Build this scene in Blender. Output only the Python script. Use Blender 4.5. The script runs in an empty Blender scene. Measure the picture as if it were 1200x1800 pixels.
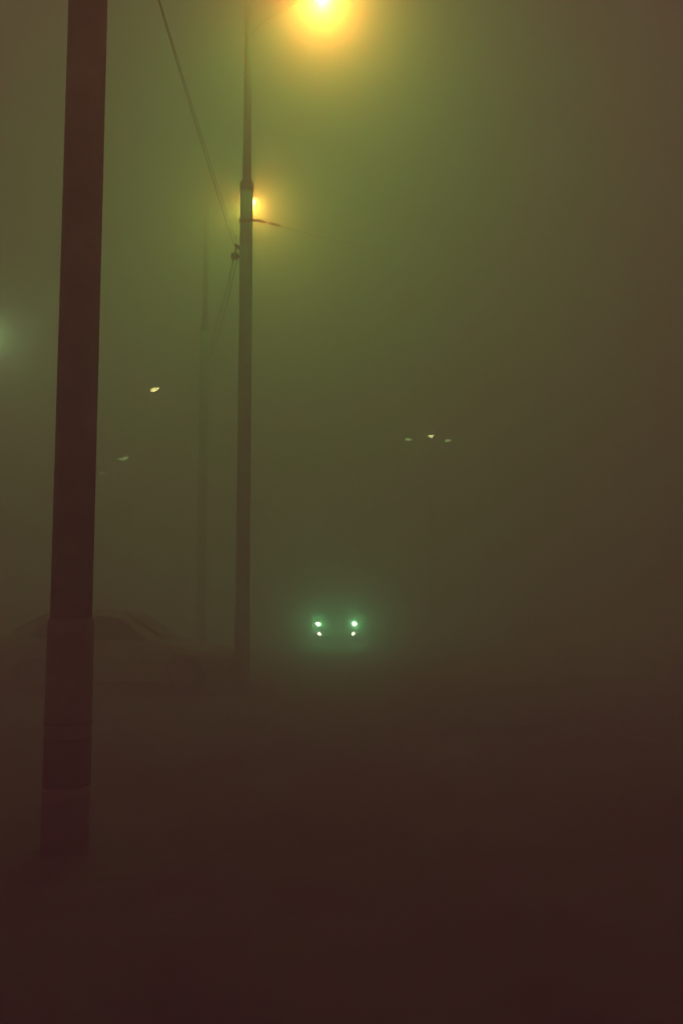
import bpy, bmesh, math, random
from mathutils import Vector, Matrix
random.seed(11)
R = math.radians
PI = math.pi
sc = bpy.context.scene
col = sc.collection

# ------------------------------------------------------------ camera
F = 1600.0                      # focal length in pixels of the 1200x1800 photo
PITCH = math.atan(150 / F)
CAMZ = 1.7
cd = bpy.data.cameras.new("camera")
cam = bpy.data.objects.new("camera", cd)
col.objects.link(cam)
cd.sensor_fit = 'VERTICAL'
cd.sensor_height = 36
cd.lens = 32
cd.clip_start = 0.05
cd.clip_end = 2000
cam.location = (0, 0, CAMZ)
cam.rotation_euler = (R(90) + PITCH, 0, 0)
sc.camera = cam

# ------------------------------------------------------------ night sky, exposure
w = bpy.data.worlds.new("World")
sc.world = w
w.use_nodes = True
bg = w.node_tree.nodes["Background"]
bg.inputs[0].default_value = (1.0, 0.125, 0.325, 1)
bg.inputs[1].default_value = 0.218
sc.view_settings.view_transform = 'Standard'
sc.view_settings.look = 'None'
sc.view_settings.exposure = 0
sc.view_settings.gamma = 1
sc.cycles.volume_bounces = 5
sc.cycles.use_adaptive_sampling = False
sc.cycles.max_bounces = 10
sc.cycles.diffuse_bounces = 2
sc.cycles.use_denoising = True
sc.cycles.sample_clamp_indirect = 3.0
sc.cycles.volume_step_rate = 1.0

# light settings (colour, power in watts)
SODIUM = (0.05, 1.0, 0.13)
SODIUM_FAR = (0.38, 1.0, 0.12)
ADDED_SPOT_COL = (1.0, 0.02, 0.002)
L_NEAR = 860
L_MID = 780
ADDED_SPOT_CONE = 18          # degrees, cone of the added red spots that tint the lamp cores

# ------------------------------------------------------------ helpers
def P(px, py, D):
    """world point at depth D (metres along the ground) seen at photo pixel px, py"""
    xc = (px - 600) / F
    yu = -(py - 900) / F
    fy = math.cos(PITCH) - yu * math.sin(PITCH)
    fz = math.sin(PITCH) + yu * math.cos(PITCH)
    k = D / fy
    return Vector((xc * k, D, CAMZ + fz * k))

def Pz(px, py, z):
    xc = (px - 600) / F
    yu = -(py - 900) / F
    fy = math.cos(PITCH) - yu * math.sin(PITCH)
    fz = math.sin(PITCH) + yu * math.cos(PITCH)
    k = (z - CAMZ) / fz
    return Vector((xc * k, fy * k, z))

def mat(name, colr, rough=0.6, metal=0.0, noise=0.0, scale=8.0, bump=0.0, spec=0.5, col2=None, detail=6):
    m = bpy.data.materials.new(name)
    m.use_nodes = True
    nt = m.node_tree
    b = nt.nodes["Principled BSDF"]
    b.inputs["Base Color"].default_value = (*colr, 1)
    b.inputs["Roughness"].default_value = rough
    b.inputs["Metallic"].default_value = metal
    b.inputs["Specular IOR Level"].default_value = spec
    if noise > 0 or bump > 0 or col2:
        tc = nt.nodes.new("ShaderNodeTexCoord")
        n = nt.nodes.new("ShaderNodeTexNoise")
        n.inputs["Scale"].default_value = scale
        n.inputs["Detail"].default_value = detail
        n.inputs["Roughness"].default_value = 0.65
        nt.links.new(tc.outputs["Object"], n.inputs["Vector"])
        r = nt.nodes.new("ShaderNodeValToRGB")
        r.color_ramp.elements[0].position = 0.33
        r.color_ramp.elements[1].position = 0.68
        c2 = col2 or tuple(min(1, c * (1 + noise)) for c in colr)
        c1 = colr if col2 else tuple(c * (1 - noise) for c in colr)
        r.color_ramp.elements[0].color = (*c1, 1)
        r.color_ramp.elements[1].color = (*c2, 1)
        nt.links.new(n.outputs["Fac"], r.inputs["Fac"])
        nt.links.new(r.outputs["Color"], b.inputs["Base Color"])
        if bump > 0:
            n2 = nt.nodes.new("ShaderNodeTexNoise")
            n2.inputs["Scale"].default_value = scale * 9
            n2.inputs["Detail"].default_value = 5
            nt.links.new(tc.outputs["Object"], n2.inputs["Vector"])
            bp = nt.nodes.new("ShaderNodeBump")
            bp.inputs["Strength"].default_value = bump
            bp.inputs["Distance"].default_value = 0.02
            nt.links.new(n2.outputs["Fac"], bp.inputs["Height"])
            nt.links.new(bp.outputs["Normal"], b.inputs["Normal"])
    return m

def emis(name, colr, strength):
    m = bpy.data.materials.new(name)
    m.use_nodes = True
    b = m.node_tree.nodes["Principled BSDF"]
    b.inputs["Base Color"].default_value = (0.8, 0.8, 0.8, 1)
    b.inputs["Emission Color"].default_value = (*colr, 1)
    b.inputs["Emission Strength"].default_value = strength
    b.inputs["Roughness"].default_value = 0.3
    return m

M = dict(
    concrete=mat("weathered_concrete", (0.26, 0.29, 0.23), 0.85, noise=0.45, scale=3.0, bump=0.35),
    steel=mat("dull_steel", (0.055, 0.075, 0.07), 0.75, spec=0.2, metal=0.0, noise=0.25, scale=12),
    dark=mat("dark_iron", (0.04, 0.03, 0.03), 0.5, metal=0.3, noise=0.2, scale=20),
    band=mat("pale_paint_band", (0.20, 0.23, 0.17), 0.8, noise=0.25, scale=14),
    black=mat("black_paint", (0.055, 0.075, 0.07), 0.7, noise=0.3, scale=9),
    cable=mat("black_cable", (0.02, 0.02, 0.02), 0.6),
    asphalt=mat("worn_asphalt", (0.034, 0.046, 0.050), 0.75, noise=0.0, col2=(0.100, 0.125, 0.115), scale=0.55, bump=0.6),
    pavement=mat("trodden_pavement", (0.036, 0.048, 0.050), 0.9, col2=(0.112, 0.138, 0.120), scale=0.8, bump=0.7),
    earth=mat("bare_earth", (0.065, 0.078, 0.080), 0.95, col2=(0.10, 0.115, 0.105), scale=0.35, bump=0.8),
    kerb=mat("kerb_stone", (0.10, 0.075, 0.10), 0.85, noise=0.25, scale=4, bump=0.4),
    paint=mat("worn_road_paint", (0.10, 0.07, 0.06), 0.7, col2=(0.30, 0.21, 0.22), scale=5.0, bump=0.2),
    grass=mat("dry_grass", (0.05, 0.05, 0.025), 0.8, noise=0.3, scale=10),
    silver=mat("silver_car_paint", (0.40, 0.36, 0.36), 0.55, metal=0.1, noise=0.05, scale=2),
    darkpaint=mat("dark_car_paint", (0.03, 0.035, 0.04), 0.22, metal=0.3, noise=0.1, scale=2),
    glass=mat("dark_car_glass", (0.012, 0.014, 0.014), 0.06),
    rubber=mat("tyre_rubber", (0.02, 0.02, 0.02), 0.85, noise=0.2, scale=30),
    trim=mat("black_plastic_trim", (0.02, 0.02, 0.02), 0.55, noise=0.2, scale=30),
    chrome=mat("bright_metal", (0.6, 0.6, 0.6), 0.2, metal=1.0, noise=0.05, scale=5),
    tar_and_shade=mat("dark_tar_and_shade", (0.020, 0.026, 0.028), 0.7, col2=(0.05, 0.06, 0.06), scale=1.6, bump=0.6),
    rim=mat("dull_wheel_rim", (0.12, 0.12, 0.12), 0.5, metal=0.3, noise=0.1, scale=8),
    red=mat("red_lamp_plastic", (0.35, 0.02, 0.02), 0.2),
    clear=mat("unlit_lamp_plastic", (0.45, 0.45, 0.42), 0.12),
    plate=mat("number_plate", (0.6, 0.6, 0.55), 0.5, noise=0.05),
)

def tag(o, label=None, cat=None, group=None, kind=None):
    for k, v in (("label", label), ("category", cat), ("group", group), ("kind", kind)):
        if v:
            o[k] = v
    return o

def link(name, me, m=None, parent=None, smooth=False):
    o = bpy.data.objects.new(name, me)
    col.objects.link(o)
    if m:
        me.materials.append(m)
    if parent:
        o.parent = parent
    if smooth:
        for p in me.polygons:
            p.use_smooth = True
    return o

def build(name, bm, m, parent=None, smooth=False):
    bmesh.ops.recalc_face_normals(bm, faces=bm.faces)
    me = bpy.data.meshes.new(name)
    bm.to_mesh(me)
    bm.free()
    return link(name, me, m, parent, smooth)

def empty(name, loc, rz=0):
    o = bpy.data.objects.new(name, None)
    col.objects.link(o)
    o.location = loc
    o.rotation_euler = (0, 0, rz)
    o.empty_display_size = 0.2
    return o

def add_lathe(bm, prof, seg=24, cx=0, cy=0, caps=True):
    rings = []
    for r, z in prof:
        rings.append([bm.verts.new((cx + r * math.cos(2 * PI * i / seg), cy + r * math.sin(2 * PI * i / seg), z)) for i in range(seg)])
    for a, b in zip(rings, rings[1:]):
        for i in range(seg):
            bm.faces.new((a[i], a[(i + 1) % seg], b[(i + 1) % seg], b[i]))
    if caps:
        bm.faces.new(rings[0])
        bm.faces.new(rings[-1])

def add_box(bm, c, s, rot=None):
    mtx = Matrix.Translation(Vector(c)) @ (rot or Matrix()) @ Matrix.Diagonal((*s, 1))
    return bmesh.ops.create_cube(bm, size=1.0, matrix=mtx)

def add_tube(bm, pts, r, seg=8, r_end=None):
    pts = [Vector(p) for p in pts]
    n = len(pts)
    rings = []
    for k, p in enumerate(pts):
        t = (pts[min(k + 1, n - 1)] - pts[max(k - 1, 0)]).normalized()
        up = Vector((0, 0, 1)) if abs(t.z) < 0.9 else Vector((1, 0, 0))
        a = t.cross(up).normalized()
        b = t.cross(a).normalized()
        rr = r if r_end is None else r + (r_end - r) * k / (n - 1)
        rings.append([bm.verts.new(p + a * rr * math.cos(2 * PI * i / seg) + b * rr * math.sin(2 * PI * i / seg)) for i in range(seg)])
    for a, b in zip(rings, rings[1:]):
        for i in range(seg):
            bm.faces.new((a[i], a[(i + 1) % seg], b[(i + 1) % seg], b[i]))
    bm.faces.new(rings[0])
    bm.faces.new(rings[-1])

def point_light(name, loc, colr, watts, radius=0.035):
    ld = bpy.data.lights.new(name, 'POINT')
    ld.color = colr
    ld.energy = watts
    ld.shadow_soft_size = radius
    o = bpy.data.objects.new(name, ld)
    col.objects.link(o)
    o.location = loc
    return o

# ------------------------------------------------------------ ground, road, pavement, kerb
def sheet(name, pts, z, m):
    bm = bmesh.new()
    vs = [bm.verts.new((x, y, z)) for x, y in pts]
    bm.faces.new(vs)
    return build(name, bm, m)

tag(sheet("ground", [(-140, -40), (140, -40), (140, 160), (-140, 160)], 0.0, M['earth']), kind="structure")

KERB = [(5.4, -2), (4.3, 1.5), (3.2, 4), (2.1, 6.2), (0.95, 8.4), (0.1, 9.9), (-0.55, 11.3), (-0.95, 13.4), (-1.2, 17),
        (-1.5, 24), (-2.2, 35), (-4.2, 50), (-8, 70), (-14, 95)]
def smooth_line(pts, n=6):
    out = []
    for i in range(len(pts) - 1):
        p0 = Vector(pts[max(i - 1, 0)]); p1 = Vector(pts[i]); p2 = Vector(pts[i + 1]); p3 = Vector(pts[min(i + 2, len(pts) - 1)])
        for k in range(n):
            t = k / n
            out.append(0.5 * ((2 * p1) + (-p0 + p2) * t + (2 * p0 - 5 * p1 + 4 * p2 - p3) * t * t + (-p0 + 3 * p1 - 3 * p2 + p3) * t ** 3))
    out.append(Vector(pts[-1]))
    return out
KL = smooth_line(KERB)
def offset(line, d):
    out = []
    n = len(line)
    for i, p in enumerate(line):
        t = (line[min(i + 1, n - 1)] - line[max(i - 1, 0)]).normalized()
        out.append(p + Vector((t.y, -t.x)) * d)       # positive: to the road side (right)
    return out
def strip(name, A, B, z, m, z2=None):
    bm = bmesh.new()
    a = [bm.verts.new((p.x, p.y, z)) for p in A]
    b = [bm.verts.new((p.x, p.y, z if z2 is None else z2)) for p in B]
    for i in range(len(A) - 1):
        bm.faces.new((a[i], a[i + 1], b[i + 1], b[i]))
    return build(name, bm, m)
def solid_strip(name, A, B, z0, z1, m):
    bm = bmesh.new()
    q = []
    for p, r in zip(A, B):
        q.append([bm.verts.new((p.x, p.y, z0)), bm.verts.new((p.x, p.y, z1)), bm.verts.new((r.x, r.y, z1)), bm.verts.new((r.x, r.y, z0))])
    for s, t in zip(q, q[1:]):
        for k in range(4):
            bm.faces.new((s[k], s[(k + 1) % 4], t[(k + 1) % 4], t[k]))
    bm.faces.new(q[0]); bm.faces.new(q[-1])
    return build(name, bm, m)
tag(strip("road", KL, offset(KL, 8.0), 0.004, M['asphalt']), kind="structure")
tag(solid_strip("kerb", KL, offset(KL, -0.14), 0.0, 0.024, M['kerb']), kind="structure")
tag(strip("pavement", offset(KL, -0.14), offset(KL, -5.2), 0.022, M['pavement'], 0.012), kind="structure")
bm = bmesh.new()
cl = offset(KL, 3.6)
cl2 = offset(KL, 3.74)
i = 2
while i < len(cl) - 5:
    for k in range(3):
        j = i + k
        bm.faces.new([bm.verts.new((p.x, p.y, 0.008)) for p in (cl[j], cl[j + 1], cl2[j + 1], cl2[j])])
    i += 8
bmesh.ops.remove_doubles(bm, verts=bm.verts, dist=0.001)
tag(build("road_marking", bm, M['paint']), kind="structure")

# darker relaid patch of asphalt at the right
bm = bmesh.new()
pp = [Pz(x, y, 0.009) for x, y in ((815, 1405), (930, 1385), (1080, 1388), (1230, 1395), (1330, 1450), (1330, 1560), (1200, 1545), (1080, 1520), (960, 1500), (850, 1462))]
bm.faces.new([bm.verts.new(p) for p in pp])
tag(build("road_patch", bm, M['tar_and_shade']), kind="structure")
# small pale worn patch on the road that catches the light
bm = bmesh.new()
c = Pz(845, 1286, 0.0085)
vs = []
for k in range(14):
    a = 2 * PI * k / 14
    rr = 1 + random.uniform(-0.25, 0.2)
    vs.append(bm.verts.new((c.x + 0.17 * rr * math.cos(a), c.y + 0.10 * rr * math.sin(a), 0.0085)))
bm.faces.new(vs)
o = build("paint_patch", bm, M['paint'])
tag(o, kind="structure")

# ------------------------------------------------------------ poles
def pole_parts(root, shaft_h, r0, r1, step=1.55, seg=24, top=None):
    """concrete pole with a thicker foot sleeve; top = height of the slim steel extension"""
    bm = bmesh.new()
    add_lathe(bm, [(r0 * 1.09, 0.0), (r0 * 1.085, step - 0.06), (r0 * 1.04, step - 0.0)], seg)
    build("base_sleeve", bm, M['concrete'], root, True)
    bm = bmesh.new()
    ra = r0 * 0.98
    add_lathe(bm, [(ra, step - 0.1), (ra + (r1 - ra) * 0.5, (step + shaft_h) / 2), (r1, shaft_h)], seg)
    build("shaft", bm, M['concrete'], root, True)
    if top:
        bm = bmesh.new()
        add_lathe(bm, [(r1 + 0.012, shaft_h - 0.16), (r1 + 0.014, shaft_h - 0.02), (r1 * 0.8, shaft_h + 0.05)], seg)
        build("collar", bm, M['dark'], root, True)
        bm = bmesh.new()
        add_lathe(bm, [(r1 * 0.68, shaft_h - 0.05), (r1 * 0.55, top)], seg)
        build("extension_tube", bm, M['steel'], root, True)

HEAD = Vector((0.86, -0.50, 0.0)).normalized()

def lamp_head(root, pos, direction, lens_mat, tilt=R(12), L=0.66, W=0.26, name="lamp_head"):
    """cobra-head luminaire: pos is the middle of the head in root space"""
    d = Vector((direction[0], direction[1], 0)).normalized()
    ang = math.atan2(d.y, d.x)
    mtx = Matrix.Translation(pos) @ Matrix.Rotation(ang, 4, 'Z') @ Matrix.Rotation(-tilt, 4, 'Y')
    bm = bmesh.new()
    n = 12
    rings = []
    for k in range(n + 1):
        t = k / n
        x = (t - 0.5) * L
        ww = W * 0.5 * (0.28 + 0.72 * math.sin(PI * min(1, 0.12 + t * 0.80)) ** 0.8) if t < 1 else W * 0.12
        hh = 0.09 * (0.45 + 0.55 * math.sin(PI * (0.15 + 0.75 * t)))
        ring = []
        for i in range(10):
            a = PI * i / 9
            ring.append(bm.verts.new((x, ww * math.cos(a), 0.01 + hh * math.sin(a))))
        rings.append(ring)
    for a, b in zip(rings, rings[1:]):
        for i in range(9):
            bm.faces.new((a[i], a[i + 1], b[i + 1], b[i]))
        bm.faces.new((a[9], a[0], b[0], b[9]))
    bm.faces.new(rings[0]); bm.faces.new(rings[-1])
    bm.transform(mtx)
    h = build(name, bm, M['steel'], root, True)
    bm = bmesh.new()
    rings = []
    for ri, zz in ((1.0, 0.004), (0.92, -0.03), (0.7, -0.055), (0.35, -0.068)):
        rings.append([bm.verts.new((0.06 + L * 0.30 * ri * math.cos(2 * PI * i / 16), W * 0.42 * ri * math.sin(2 * PI * i / 16), zz)) for i in range(16)])
    for a, b in zip(rings, rings[1:]):
        for i in range(16):
            bm.faces.new((a[i], a[(i + 1) % 16], b[(i + 1) % 16], b[i]))
    bm.faces.new(rings[-1]); bm.faces.new(rings[0])
    bm.transform(mtx)
    build("lens", bm, lens_mat, h, True)
    return mtx @ Vector((0.06, 0, -0.13))

def spot(name, loc, target, colr, watts, size, blend=1.0, rad=0.06):
    ld = bpy.data.lights.new(name, 'SPOT')
    ld.color = colr; ld.energy = watts; ld.spot_size = size; ld.spot_blend = blend; ld.shadow_soft_size = rad
    o = bpy.data.objects.new(name, ld); col.objects.link(o)
    o.location = loc
    o.rotation_euler = (Vector(target) - Vector(loc)).to_track_quat('-Z', 'Y').to_euler()
    return o

def street_lamp(headpx, D, armx, armd, label, lens_mat, lcol, watts, added_spot=None, name="lamp_post", shaft_h=9.2, r0=0.135, r1=0.115, polebase=None, group="lamp posts along the road"):
    hp = P(headpx[0], headpx[1], D)
    if polebase is None:
        polebase = (hp.x - armx, hp.y + armd)
    root = empty(name, (polebase[0], polebase[1], 0))
    tag(root, label, "lamp post", group)
    off = Vector((hp.x - polebase[0], hp.y - polebase[1], hp.z))
    top = hp.z + 0.05
    pole_parts(root, min(shaft_h, top - 1), r0, r1, top=top + 0.08)
    hd = Vector((off.x, off.y, 0)).normalized()
    start = off - hd * 0.30 - Vector((0, 0, 0.05))
    bm = bmesh.new()
    add_tube(bm, [(0, 0, top - 0.55), hd * 0.12 + Vector((0, 0, top - 0.40)), hd * 0.35 + Vector((0, 0, top - 0.25)), start], 0.022, 10, 0.018)
    build("lamp_arm", bm, M['steel'], root, True)
    lp = lamp_head(root, off, hd, lens_mat)
    if watts:
        point_light("lamp_light", Vector((polebase[0], polebase[1], 0)) + lp, lcol, watts)
    if added_spot:
        # added red spot aimed near the camera, colours the glow's core orange
        q0 = Vector((polebase[0], polebase[1], 0)) + lp
        spot("added_core_spot", q0, (0.2, 0.5, 1.0), added_spot[0], added_spot[1], R(ADDED_SPOT_CONE), 1.0, 0.08)
    return root

LENS = dict(
    sodium=emis("lit_sodium_lens", (1.0, 0.80, 0.14), 8),
    sodium_mid=emis("lit_sodium_lens_far", (1.0, 0.82, 0.30), 24),
    yellow=emis("lit_yellow_lens", (1.0, 0.85, 0.30), 34),
    green=emis("lit_green_lens", (0.62, 1.0, 0.32), 6),
    faint=emis("lit_faint_lens", (0.62, 1.0, 0.32), 2),
    mast=emis("lit_mast_lens", (0.95, 1.0, 0.35), 18),
    car=emis("lit_headlamp", (1.0, 0.88, 0.60), 140),
    far=emis("lit_far_lens", (1, 1, .7), 8),
)

# near pole, 5.9 m away
nb = Pz(114, 1506, 0.04)
near = empty("utility_pole", (nb.x, nb.y, 0))
tag(near, "thick weathered pole nearest the camera at left, pale band painted round its foot", "utility pole")
pole_parts(near, 10.5, 0.137, 0.131, step=1.56, seg=36)
def hz(py):
    return P(114, py, nb.y).z
bm = bmesh.new()
add_lathe(bm, [(0.1515, hz(1409)), (0.1515, hz(1381))], 36)
build("painted_band", bm, M['band'], near, True)
bm = bmesh.new()
add_lathe(bm, [(0.1525, 0.02), (0.151, hz(1410))], 36)
build("black_foot_coat", bm, M['black'], near, True)
for py in (1269, 1297):
    bm = bmesh.new()
    z = hz(py)
    add_lathe(bm, [(0.1512, z - 0.006), (0.1535, z - 0.005), (0.1535, z + 0.005), (0.1512, z + 0.006)], 36)
    build("steel_strap", bm, M['dark'], near, True)
bm = bmesh.new()
add_lathe(bm, [(0.1505, hz(1380)), (0.1505, hz(1300))], 36)
build("upper_black_coat", bm, M['black'], near, True)
# peeling sliver at the top of the sleeve
bm = bmesh.new()
a = -R(55)
def on_pole(ang, z, r=0.153):
    return Vector((r * math.cos(ang), r * math.sin(ang), z))
p1 = on_pole(-R(50), hz(1112)); p2 = on_pole(-R(33), hz(1092), 0.158)
add_tube(bm, [p1, (p1 + p2) / 2 + Vector((0.004, -0.004, 0.0)), p2], 0.0022, 6)
build("peeling_sliver", bm, M['band'], near)
# earth collar heaped at the foot of the near pole
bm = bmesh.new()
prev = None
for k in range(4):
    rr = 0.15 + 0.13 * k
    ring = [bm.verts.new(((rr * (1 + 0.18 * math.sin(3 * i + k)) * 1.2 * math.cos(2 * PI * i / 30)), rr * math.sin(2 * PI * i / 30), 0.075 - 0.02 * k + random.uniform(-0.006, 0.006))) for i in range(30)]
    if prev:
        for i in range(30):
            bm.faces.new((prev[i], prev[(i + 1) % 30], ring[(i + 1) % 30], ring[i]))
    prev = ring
mound = build("earth_mound", bm, M['tar_and_shade'], None, True)  # dark tone paints in the shadow round the pole foot
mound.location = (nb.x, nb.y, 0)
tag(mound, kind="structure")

# the lit pole with the extension; lamp 1 at the top of the photo
x2 = P(428, 900, 16).x
post1 = street_lamp((558, -9), 15.45, 0, 0, "tall pole with slim extension holding the brightest sodium lamp overhead, cables clamped to it",
                    LENS['sodium'], SODIUM, L_NEAR, added_spot=(ADDED_SPOT_COL, 4100), shaft_h=P(431, 322, 16).z, polebase=(x2, 16.0), r0=0.125, r1=0.116)
LAMPZ = P(558, -9, 15.45).z
print("lamp height", LAMPZ)
def D_for(py):
    # distance at which a lamp of the same height is seen at pixel row py
    yu = -(py - 900) / F
    fy = math.cos(PITCH) - yu * math.sin(PITCH)
    fz = math.sin(PITCH) + yu * math.cos(PITCH)
    return (LAMPZ - CAMZ) * fy / fz
# bracket with cable drum at left, crossarm at right
zc = P(431, 393, 16).z
bm = bmesh.new()
add_box(bm, (0.075, -0.14, zc), (0.40, 0.035, 0.04))
build("crossarm", bm, M['dark'], post1)
bm = bmesh.new()
add_tube(bm, [(0.22, -0.16, zc - 0.01), (0.36, -0.17, zc - 0.05)], 0.03, 10, 0.018)
ins = build("insulator", bm, M['dark'], post1, True)
zb = P(413, 452, 16).z
bm = bmesh.new()
add_lathe(bm, [(0.03, zb - 0.05), (0.07, zb - 0.045), (0.07, zb + 0.04), (0.03, zb + 0.05)], 14, -0.20, -0.05)
add_box(bm, (-0.13, -0.03, zb), (0.12, 0.05, 0.04))
build("cable_clamp", bm, M['dark'], post1, True)
zk = P(413, 438, 16).z
bm = bmesh.new()
add_box(bm, (-0.13, -0.03, zk + 0.02), (0.16, 0.05, 0.05), Matrix.Rotation(R(35), 4, 'Y'))
add_tube(bm, [(-0.20, -0.05, zb + 0.03), (-0.17, -0.05, zk + 0.03), (-0.21, -0.06, zk + 0.06)], 0.018, 8)
build("clamp_hook", bm, M['dark'], post1, True)

# the other posts of the row, in the distance
D2 = D_for(355)
post2 = street_lamp((438, 355), D2, 1.25, 0.55, "lit post whose sodium lamp glows from behind the tall clamped pole", LENS['sodium_mid'], SODIUM_FAR, L_MID, added_spot=(ADDED_SPOT_COL, 2200))
D3 = 32.0
street_lamp((270, 685), D3, 0.85, 0.55, "distant lamp post with small bright yellow lamp, right of the near pole", LENS['yellow'], (0.8, 1.0, .2), 0)
D4 = 33.0
street_lamp((216, 806), D4, 1.25, 0.55, "far lamp post with dim green-tinged lamp, below the small yellow lamp", LENS['green'], (0.8, 1.0, .3), 0)
D5 = 35.0
street_lamp((179, 832), D5, 1.25, 0.55, "farthest lamp post, its lamp a faint dot touching the near pole", LENS['faint'], (0.8, 1.0, .3), 0)
# lamp just outside the left edge
street_lamp((-22, 585), 30, 1.25, 0.3, "lamp post at the left edge whose greenish glow spills into view", LENS['green'], (0.6, 1.0, .38), 540)

# triple-headed mast on the right
DM = 32
mc = P(757, 767, DM)
mast = empty("lamp_mast", (mc.x, mc.y, 0))
tag(mast, "distant three-headed lamp mast with green-tinged lamps, right of the road", "lamp mast")
bm = bmesh.new()
add_lathe(bm, [(0.10, 0), (0.09, 1.5), (0.045, mc.z + 0.15)], 16)
build("mast_shaft", bm, M['steel'], mast, True)
for (px, py, d, s) in ((720, 772, (-0.9, -0.3), 1), (757, 767, (0.05, -1), 1), (784, 774, (0.9, -0.35), 1)):
    hp = P(px, py, DM - (0.6 if px == 757 else 0.2))
    off = Vector((hp.x - mc.x, hp.y - mc.y, hp.z))
    bm = bmesh.new()
    add_tube(bm, [(0, 0, mc.z - 0.15), Vector((off.x * 0.5, off.y * 0.5, mc.z + 0.12)), Vector((off.x * 0.85, off.y * 0.85, off.z + 0.03))], 0.04, 8)
    build("lamp_arm", bm, M['steel'], mast, True)
    lamp_head(mast, off, d, LENS['mast'] if px == 757 else LENS['green'], L=0.36, W=0.22)

# tiny far light near the horizon: marker lamp on a bollard
q = P(460, 1057, 40)
bol = empty("marker_bollard", (q.x, q.y, 0))
tag(bol, "tiny lit marker bollard far off between the tall pole and the oncoming car", "bollard")
bm = bmesh.new()
add_lathe(bm, [(0.07, 0), (0.06, q.z - 0.1), (0.07, q.z - 0.06)], 12)
build("bollard_stem", bm, M['dark'], bol, True)
bm = bmesh.new()
add_lathe(bm, [(0.03, q.z - 0.058), (0.03, q.z + 0.0)], 12)
build("marker_lens", bm, LENS['far'], bol, True)
bm = bmesh.new()
add_lathe(bm, [(0.075, q.z + 0.002), (0.04, q.z + 0.05)], 12)
build("bollard_cap", bm, M['dark'], bol, True)

# ------------------------------------------------------------ overhead cables
def cable(name, pts, r, label, group=None, sag=0.0):
    bm = bmesh.new()
    pts = [Vector(p) for p in pts]
    out = []
    for a, b in zip(pts, pts[1:]):
        L = (b - a).length
        n = max(8, int(L / 0.8))
        for k in range(n):
            t = k / n
            p = a.lerp(b, t)
            p.z -= sag * 4 * t * (1 - t)
            out.append(p)
    out.append(pts[-1])
    add_tube(bm, out, r, 6)
    o = build(name, bm, M['cable'], None, True)
    tag(o, label, "cable", group)
    return o

def on1(v):
    return Vector(v) + Vector(post1.location)
ca = on1((-0.21, -0.08, zk + 0.05))
near_top = P(275, -12, 7.2)
far_pt = P(355, 690, D2) ; far_pt = Vector((post2.location.x - 0.15, post2.location.y, P(360, 640, D2).z))
# extend the near end past the top of the frame
ext = near_top + (near_top - ca).normalized() * 6
cable("overhead_cable", [ext, near_top, ca], 0.0045, "black overhead cable slanting from the top edge down to the clamp on the tall pole", sag=0.05)
cable("overhead_cable", [ext + Vector((0.0, 0, 0.02)), near_top + Vector((0.0, 0, 0.03)), ca + Vector((0.05, 0, 0.05))], 0.0035,
      "thinner black cable hugging the slanting overhead cable, on its right side", sag=0.05)
cb = on1((-0.22, -0.05, zb - 0.05))
cable("overhead_cable", [cb, far_pt], 0.009, "black cable dropping left from the pole clamp towards the farther post, outer of two", sag=0.35)
cable("overhead_cable", [cb + Vector((0.07, 0, 0)), far_pt + Vector((0.12, 0, 0))], 0.009, "black cable dropping left from the pole clamp, inner one closer to the pole", sag=0.35)
cc = on1((0.36, -0.17, zc - 0.05))
cable("service_wire", [cc, P(700, 443, 22), P(1000, 505, 29)], 0.006, "thin wire running right from the crossarm of the tall pole", sag=0.04)
# insulated joint sleeves on the service wire
bm = bmesh.new()
dirv = (P(700, 443, 22) - cc).normalized()
add_tube(bm, [cc + dirv * 0.2, cc + dirv * 0.55], 0.026, 8)
sl = build("wire_sleeve", bm, M['dark'])
tag(sl, "dark sleeve wrapped round the thin wire beside the crossarm", "wire sleeve")

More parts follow.
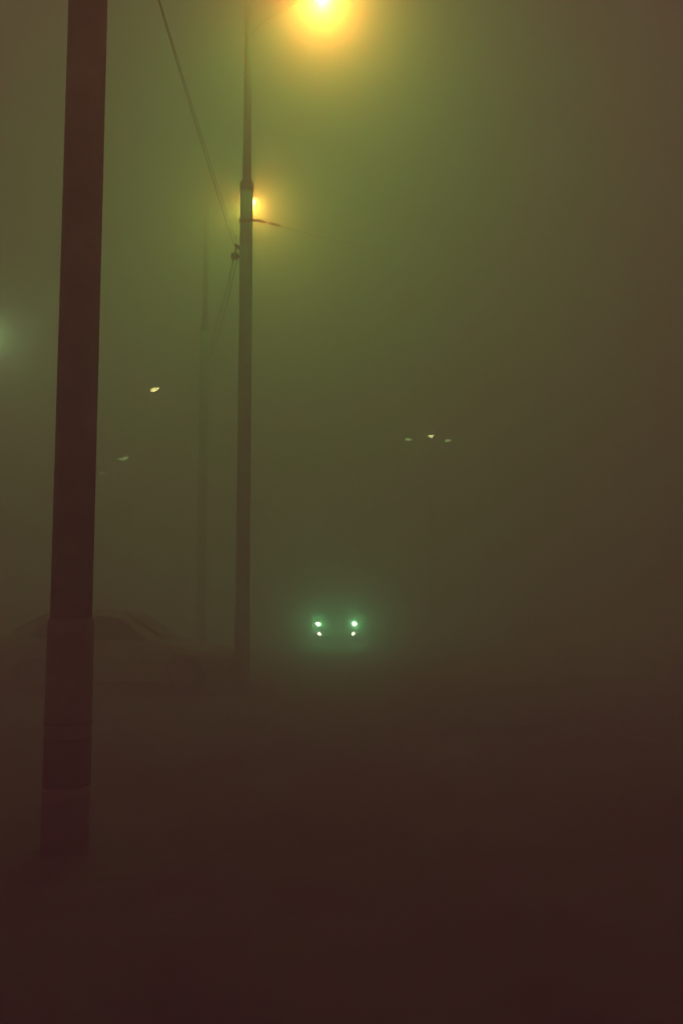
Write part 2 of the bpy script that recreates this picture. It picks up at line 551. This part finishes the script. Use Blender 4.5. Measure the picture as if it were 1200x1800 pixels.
# ------------------------------------------------------------ cars
def make_car(name, label, group, paint, loc, rz, lit):
    root = empty(name, loc, rz)
    tag(root, label, "car", group)
    # stations: y (front is -y), half width, z bottom, z belt, z top, half width at top
    S = [(-2.16, 0.60, 0.30, 0.52, 0.56, 0.50), (-2.10, 0.74, 0.20, 0.62, 0.68, 0.62), (-1.95, 0.82, 0.18, 0.70, 0.77, 0.70),
         (-1.55, 0.86, 0.18, 0.78, 0.86, 0.76), (-1.05, 0.875, 0.18, 0.86, 0.95, 0.78), (-0.90, 0.88, 0.18, 0.89, 0.98, 0.76),
         (-0.55, 0.88, 0.18, 0.91, 1.19, 0.70), (-0.22, 0.88, 0.18, 0.92, 1.39, 0.62), (0.15, 0.88, 0.18, 0.93, 1.455, 0.60),
         (0.70, 0.88, 0.18, 0.94, 1.45, 0.60), (1.10, 0.875, 0.18, 0.95, 1.40, 0.59), (1.45, 0.87, 0.18, 0.96, 1.24, 0.64),
         (1.75, 0.855, 0.20, 0.96, 1.06, 0.70), (2.05, 0.82, 0.24, 0.93, 1.00, 0.70), (2.18, 0.72, 0.32, 0.80, 0.86, 0.60)]
    bm = bmesh.new()
    rings = []
    for y, hw, zb_, zw, zt, ht in S:
        half = [(0, zb_), (hw * 0.80, zb_), (hw * 0.97, zb_ + 0.08), (hw, zb_ + (zw - zb_) * 0.5), (hw * 0.985, zw - 0.06), (hw * 0.95, zw),
                (ht + 0.03, zt - 0.05), (ht - 0.04, zt - 0.01), (ht * 0.5, zt + 0.012), (0, zt + 0.016)]
        pts = half + [(-x, z) for x, z in reversed(half[1:-1])]
        rings.append([bm.verts.new((x, y, z)) for x, z in pts])
    n = len(rings[0])
    for a, b in zip(rings, rings[1:]):
        for i in range(n):
            bm.faces.new((a[i], a[(i + 1) % n], b[(i + 1) % n], b[i]))
    bm.faces.new(rings[0]); bm.faces.new(rings[-1])
    body = build("body", bm, paint, root, True)
    # wheel arches cut out
    cut = bmesh.new()
    for yy in (-1.33, 1.30):
        for s in (-1, 1):
            bmesh.ops.create_cone(cut, cap_ends=True, segments=28, radius1=0.365, radius2=0.365, depth=0.30,
                                  matrix=Matrix.Translation((s * 0.83, yy, 0.315)) @ Matrix.Rotation(PI / 2, 4, 'Y'))
    cme = bpy.data.meshes.new("cut"); cut.to_mesh(cme); cut.free()
    co = bpy.data.objects.new("cut", cme); col.objects.link(co)
    co.location = loc; co.rotation_euler = (0, 0, rz)
    md = body.modifiers.new("arches", 'BOOLEAN'); md.object = co; md.operation = 'DIFFERENCE'; md.solver = 'EXACT'
    bpy.context.view_layer.update()
    dg = bpy.context.evaluated_depsgraph_get()
    nm = bpy.data.meshes.new_from_object(body.evaluated_get(dg))
    body.modifiers.clear(); body.data = nm
    bpy.data.objects.remove(co)
    # glazing, set 4 mm proud of the body
    def side_x(y, z):
        for a, b in zip(S, S[1:]):
            if a[0] <= y <= b[0]:
                t = (y - a[0]) / (b[0] - a[0])
                hw, zw, zt, ht = [a[k] + (b[k] - a[k]) * t for k in (1, 3, 4, 5)]
                x0, z0, x1, z1 = hw * 0.95, zw, ht + 0.03, zt - 0.05
                u = (z - z0) / max(0.01, z1 - z0)
                return x0 + (x1 - x0) * u
        return 0.6
    def pane(nm_, pts_, s):
        b_ = bmesh.new()
        f1 = [b_.verts.new((s * (side_x(y, z) + 0.006), y, z)) for y, z in pts_]
        f0 = [b_.verts.new((s * (side_x(y, z) - 0.012), y, z)) for y, z in pts_]
        b_.faces.new(f1); b_.faces.new(f0)
        for i in range(len(f1)):
            b_.faces.new((f1[i], f1[(i + 1) % len(f1)], f0[(i + 1) % len(f0)], f0[i]))
        build(nm_, b_, M['glass'], root)
    for s in (-1, 1):
        pane("front_side_window", [(-0.62, 0.95), (-0.20, 0.96), (0.28, 0.97), (0.28, 1.37), (-0.10, 1.33), (-0.38, 1.18)], s)
        pane("rear_side_window", [(0.36, 0.975), (1.10, 0.99), (1.38, 1.0), (1.26, 1.17), (1.06, 1.31), (0.70, 1.36), (0.36, 1.37)], s)
    for nm_, ya, za, wa, yb, zb2, wb in (("windscreen", -0.91, 1.005, 0.68, -0.24, 1.405, 0.56), ("rear_window", 1.74, 1.085, 0.62, 1.14, 1.40, 0.53)):
        b_ = bmesh.new()
        dy, dz = yb - ya, zb2 - za
        ln = math.hypot(dy, dz)
        ny, nz = (-dz / ln, dy / ln) if nm_ == "windscreen" else (dz / ln, -dy / ln)
        rows = []
        for t in (0, 0.33, 0.66, 1):
            ww = wa + (wb - wa) * t
            bulge = 0.035 * 4 * t * (1 - t) * 0.4
            rows.append([b_.verts.new((x * ww, ya + dy * t + ny * (0.012 + bulge), za + dz * t + nz * (0.012 + bulge) + 0.012 * (1 - x * x))) for x in (-1, -0.5, 0, 0.5, 1)])
        for a_, c_ in zip(rows, rows[1:]):
            for i in range(4):
                b_.faces.new((a_[i], a_[i + 1], c_[i + 1], c_[i]))
        build(nm_, b_, M['glass'], root, True)
    # wheels
    for yy in (-1.33, 1.30):
        for s in (-1, 1):
            b_ = bmesh.new()
            add_lathe(b_, [(0.20, -0.10), (0.29, -0.105), (0.315, -0.08), (0.32, 0), (0.315, 0.08), (0.29, 0.105), (0.20, 0.10)], 32)
            b_.transform(Matrix.Translation((s * 0.765, yy, 0.325)) @ Matrix.Rotation(PI / 2, 4, 'Y'))
            wh = build("wheel", b_, M['rubber'], root, True)
            b_ = bmesh.new()
            add_lathe(b_, [(0.205, 0.101), (0.205, 0.108), (0.18, 0.102), (0.05, 0.100), (0.045, 0.116), (0.02, 0.118)], 28)
            for k in range(5):
                add_box(b_, (0.11 * math.cos(2 * PI * k / 5), 0.11 * math.sin(2 * PI * k / 5), 0.106), (0.15, 0.045, 0.012), Matrix.Rotation(2 * PI * k / 5, 4, 'Z'))
            b_.transform(Matrix.Translation((s * 0.765, yy, 0.325)) @ Matrix.Rotation(s * PI / 2, 4, 'Y'))
            build("rim", b_, M['rim'], wh)
    # lamps, grille, bumper, mirrors, plate, door handles
    for s in (-1, 1):
        b_ = bmesh.new()
        bmesh.ops.create_uvsphere(b_, u_segments=16, v_segments=10, radius=1, matrix=Matrix.Translation((s * 0.625, -2.055, 0.645)) @ Matrix.Rotation(s * R(22), 4, 'Z') @ Matrix.Diagonal((0.15, 0.09, 0.075, 1)))
        hl = build("headlight", b_, M['clear'], root, True)
        b_ = bmesh.new()
        bmesh.ops.create_uvsphere(b_, u_segments=14, v_segments=8, radius=1, matrix=Matrix.Translation((s * 0.63, -2.155, 0.665)) @ Matrix.Rotation(R(20), 4, 'Y') @ Matrix.Diagonal((0.085, 0.05, 0.07, 1)))
        build("headlight_bulb", b_, LENS['car'] if lit else M['clear'], hl, True)
        b_ = bmesh.new()
        add_lathe(b_, [(0.052, -0.03), (0.052, 0.012), (0.035, 0.03)], 16)
        b_.transform(Matrix.Translation((s * 0.585, -2.135, 0.315)) @ Matrix.Rotation(PI / 2, 4, 'X'))
        build("fog_lamp", b_, LENS['car'] if lit else M['clear'], root, True)
        b_ = bmesh.new()
        bmesh.ops.create_uvsphere(b_, u_segments=12, v_segments=8, radius=1, matrix=Matrix.Translation((s * 0.97, -0.62, 1.0)) @ Matrix.Diagonal((0.10, 0.05, 0.065, 1)))
        add_box(b_, (s * 0.87, -0.60, 0.97), (0.10, 0.03, 0.03))
        build("wing_mirror", b_, paint, root, True)
        b_ = bmesh.new()
        bmesh.ops.create_uvsphere(b_, u_segments=14, v_segments=8, radius=1, matrix=Matrix.Translation((s * 0.66, 2.10, 0.80)) @ Matrix.Rotation(-s * R(20), 4, 'Z') @ Matrix.Diagonal((0.13, 0.05, 0.08, 1)))
        build("tail_light", b_, M['red'], root, True)
        for yy in (0.10, 1.02):
            b_ = bmesh.new()
            add_box(b_, (s * 0.872, yy, 0.83), (0.03, 0.15, 0.024))
            bmesh.ops.bevel(b_, geom=b_.edges[:], offset=0.006, segments=2)
            build("door_handle", b_, paint, root)
        for yy in (-0.72, 0.32, 1.22):
            b_ = bmesh.new()
            add_box(b_, (s * 0.8785, yy, 0.56), (0.006, 0.008, 0.58))
            build("door_seam", b_, M['trim'], root)
        b_ = bmesh.new()
        add_box(b_, (s * 0.865, 0.0, 0.215), (0.05, 1.85, 0.07))
        build("sill_trim", b_, M['trim'], root)
    b_ = bmesh.new()
    add_box(b_, (0, -2.155, 0.53), (0.82, 0.03, 0.11))
    for k in range(5):
        add_box(b_, (0, -2.172, 0.49 + 0.021 * k), (0.80, 0.012, 0.007))
    build("grille", b_, M['trim'], root)
    b_ = bmesh.new()
    add_box(b_, (0, -2.12, 0.315), (1.02, 0.10, 0.16))
    bmesh.ops.bevel(b_, geom=b_.edges[:], offset=0.02, segments=2)
    build("front_bumper", b_, M['trim'], root)
    b_ = bmesh.new()
    add_box(b_, (0, -2.182, 0.40), (0.50, 0.012, 0.11))
    build("number_plate", b_, M['plate'], root)
    return root

# oncoming car: headlamps 1.24 m apart 32 m away
hc = P(591, 1096, 34.2)
CS = 1.07
oncoming = make_car("oncoming_car", "oncoming dark car on the road with headlights and fog lamps glowing green through the fog", None, M['darkpaint'], (hc.x, 34.2 + 2.2 * CS, 0.004), 0, True)
oncoming.scale = (CS, CS, CS)
# silver car parked side-on behind the near pole
parked = make_car("parked_car", "unlit silver car parked side-on in the fog behind the near pole", None, M['silver'], (-4.0, 16.6, 0.012), PI / 2, False)

HCOL = (0.14, 1.0, 0.34)
for s in (-1, 1):
    hx, hy, hz_ = hc.x + s * 0.63 * CS, 34.2 - 0.03, 0.665 * CS
    spot("headlight_beam", (hx, hy, hz_), (hx + 7, 0, -0.3), HCOL, 170, R(70), 1.0)
    spot("headlight_glow", (hx, hy, hz_), (hx, 0, hz_), HCOL, 350, R(160), 0.6)

# ------------------------------------------------------------ grass at the pole foot
bm = bmesh.new()
for k in range(160):
    a = random.uniform(0, 2 * PI)
    rr = abs(random.gauss(0.06, 0.08)) + 0.15
    x = nb.x + rr * math.cos(a) * 1.5; y = nb.y + rr * math.sin(a)
    h = random.uniform(0.01, 0.035); t = random.uniform(0, PI)
    dx, dy = math.cos(t) * 0.004, math.sin(t) * 0.004
    lx, ly = random.uniform(-0.03, 0.03), random.uniform(-0.03, 0.03)
    v = [bm.verts.new((x - dx, y - dy, 0.02)), bm.verts.new((x + dx, y + dy, 0.02)), bm.verts.new((x + lx, y + ly, 0.03 + h))]
    bm.faces.new(v)
tag(build("grass", bm, M['grass']), "sparse dry grass blades around the foot of the near pole", "grass", kind="stuff")

# ------------------------------------------------------------ fog
FOG_D = 0.09
bm = bmesh.new()
top = LAMPZ + 1.2
add_box(bm, (0, 50, (top - 1) / 2), (200, 130, top + 1))
hzm = bpy.data.materials.new("fog")
hzm.use_nodes = True
nt = hzm.node_tree
nt.nodes.remove(nt.nodes["Principled BSDF"])
out = nt.nodes["Material Output"]
def pvol(colr, dens, g):
    v = nt.nodes.new("ShaderNodeVolumePrincipled")
    v.inputs["Color"].default_value = (*colr, 1)
    v.inputs["Density"].default_value = dens
    v.inputs["Anisotropy"].default_value = g
    v.inputs["Absorption Color"].default_value = (1, 1, 1, 1)
    return v
va = pvol((1.0, 1.0, 1.0), 0.104, -0.5)
vb = pvol((1.0, 1.0, 1.0), 0.016, 0.95)
ad = nt.nodes.new("ShaderNodeAddShader")
nt.links.new(va.outputs[0], ad.inputs[0])
nt.links.new(vb.outputs[0], ad.inputs[1])
nt.links.new(ad.outputs[0], out.inputs["Volume"])
hz_o = build("haze", bm, hzm)
tag(hz_o, "thick night fog filling the whole street", "fog", kind="stuff")
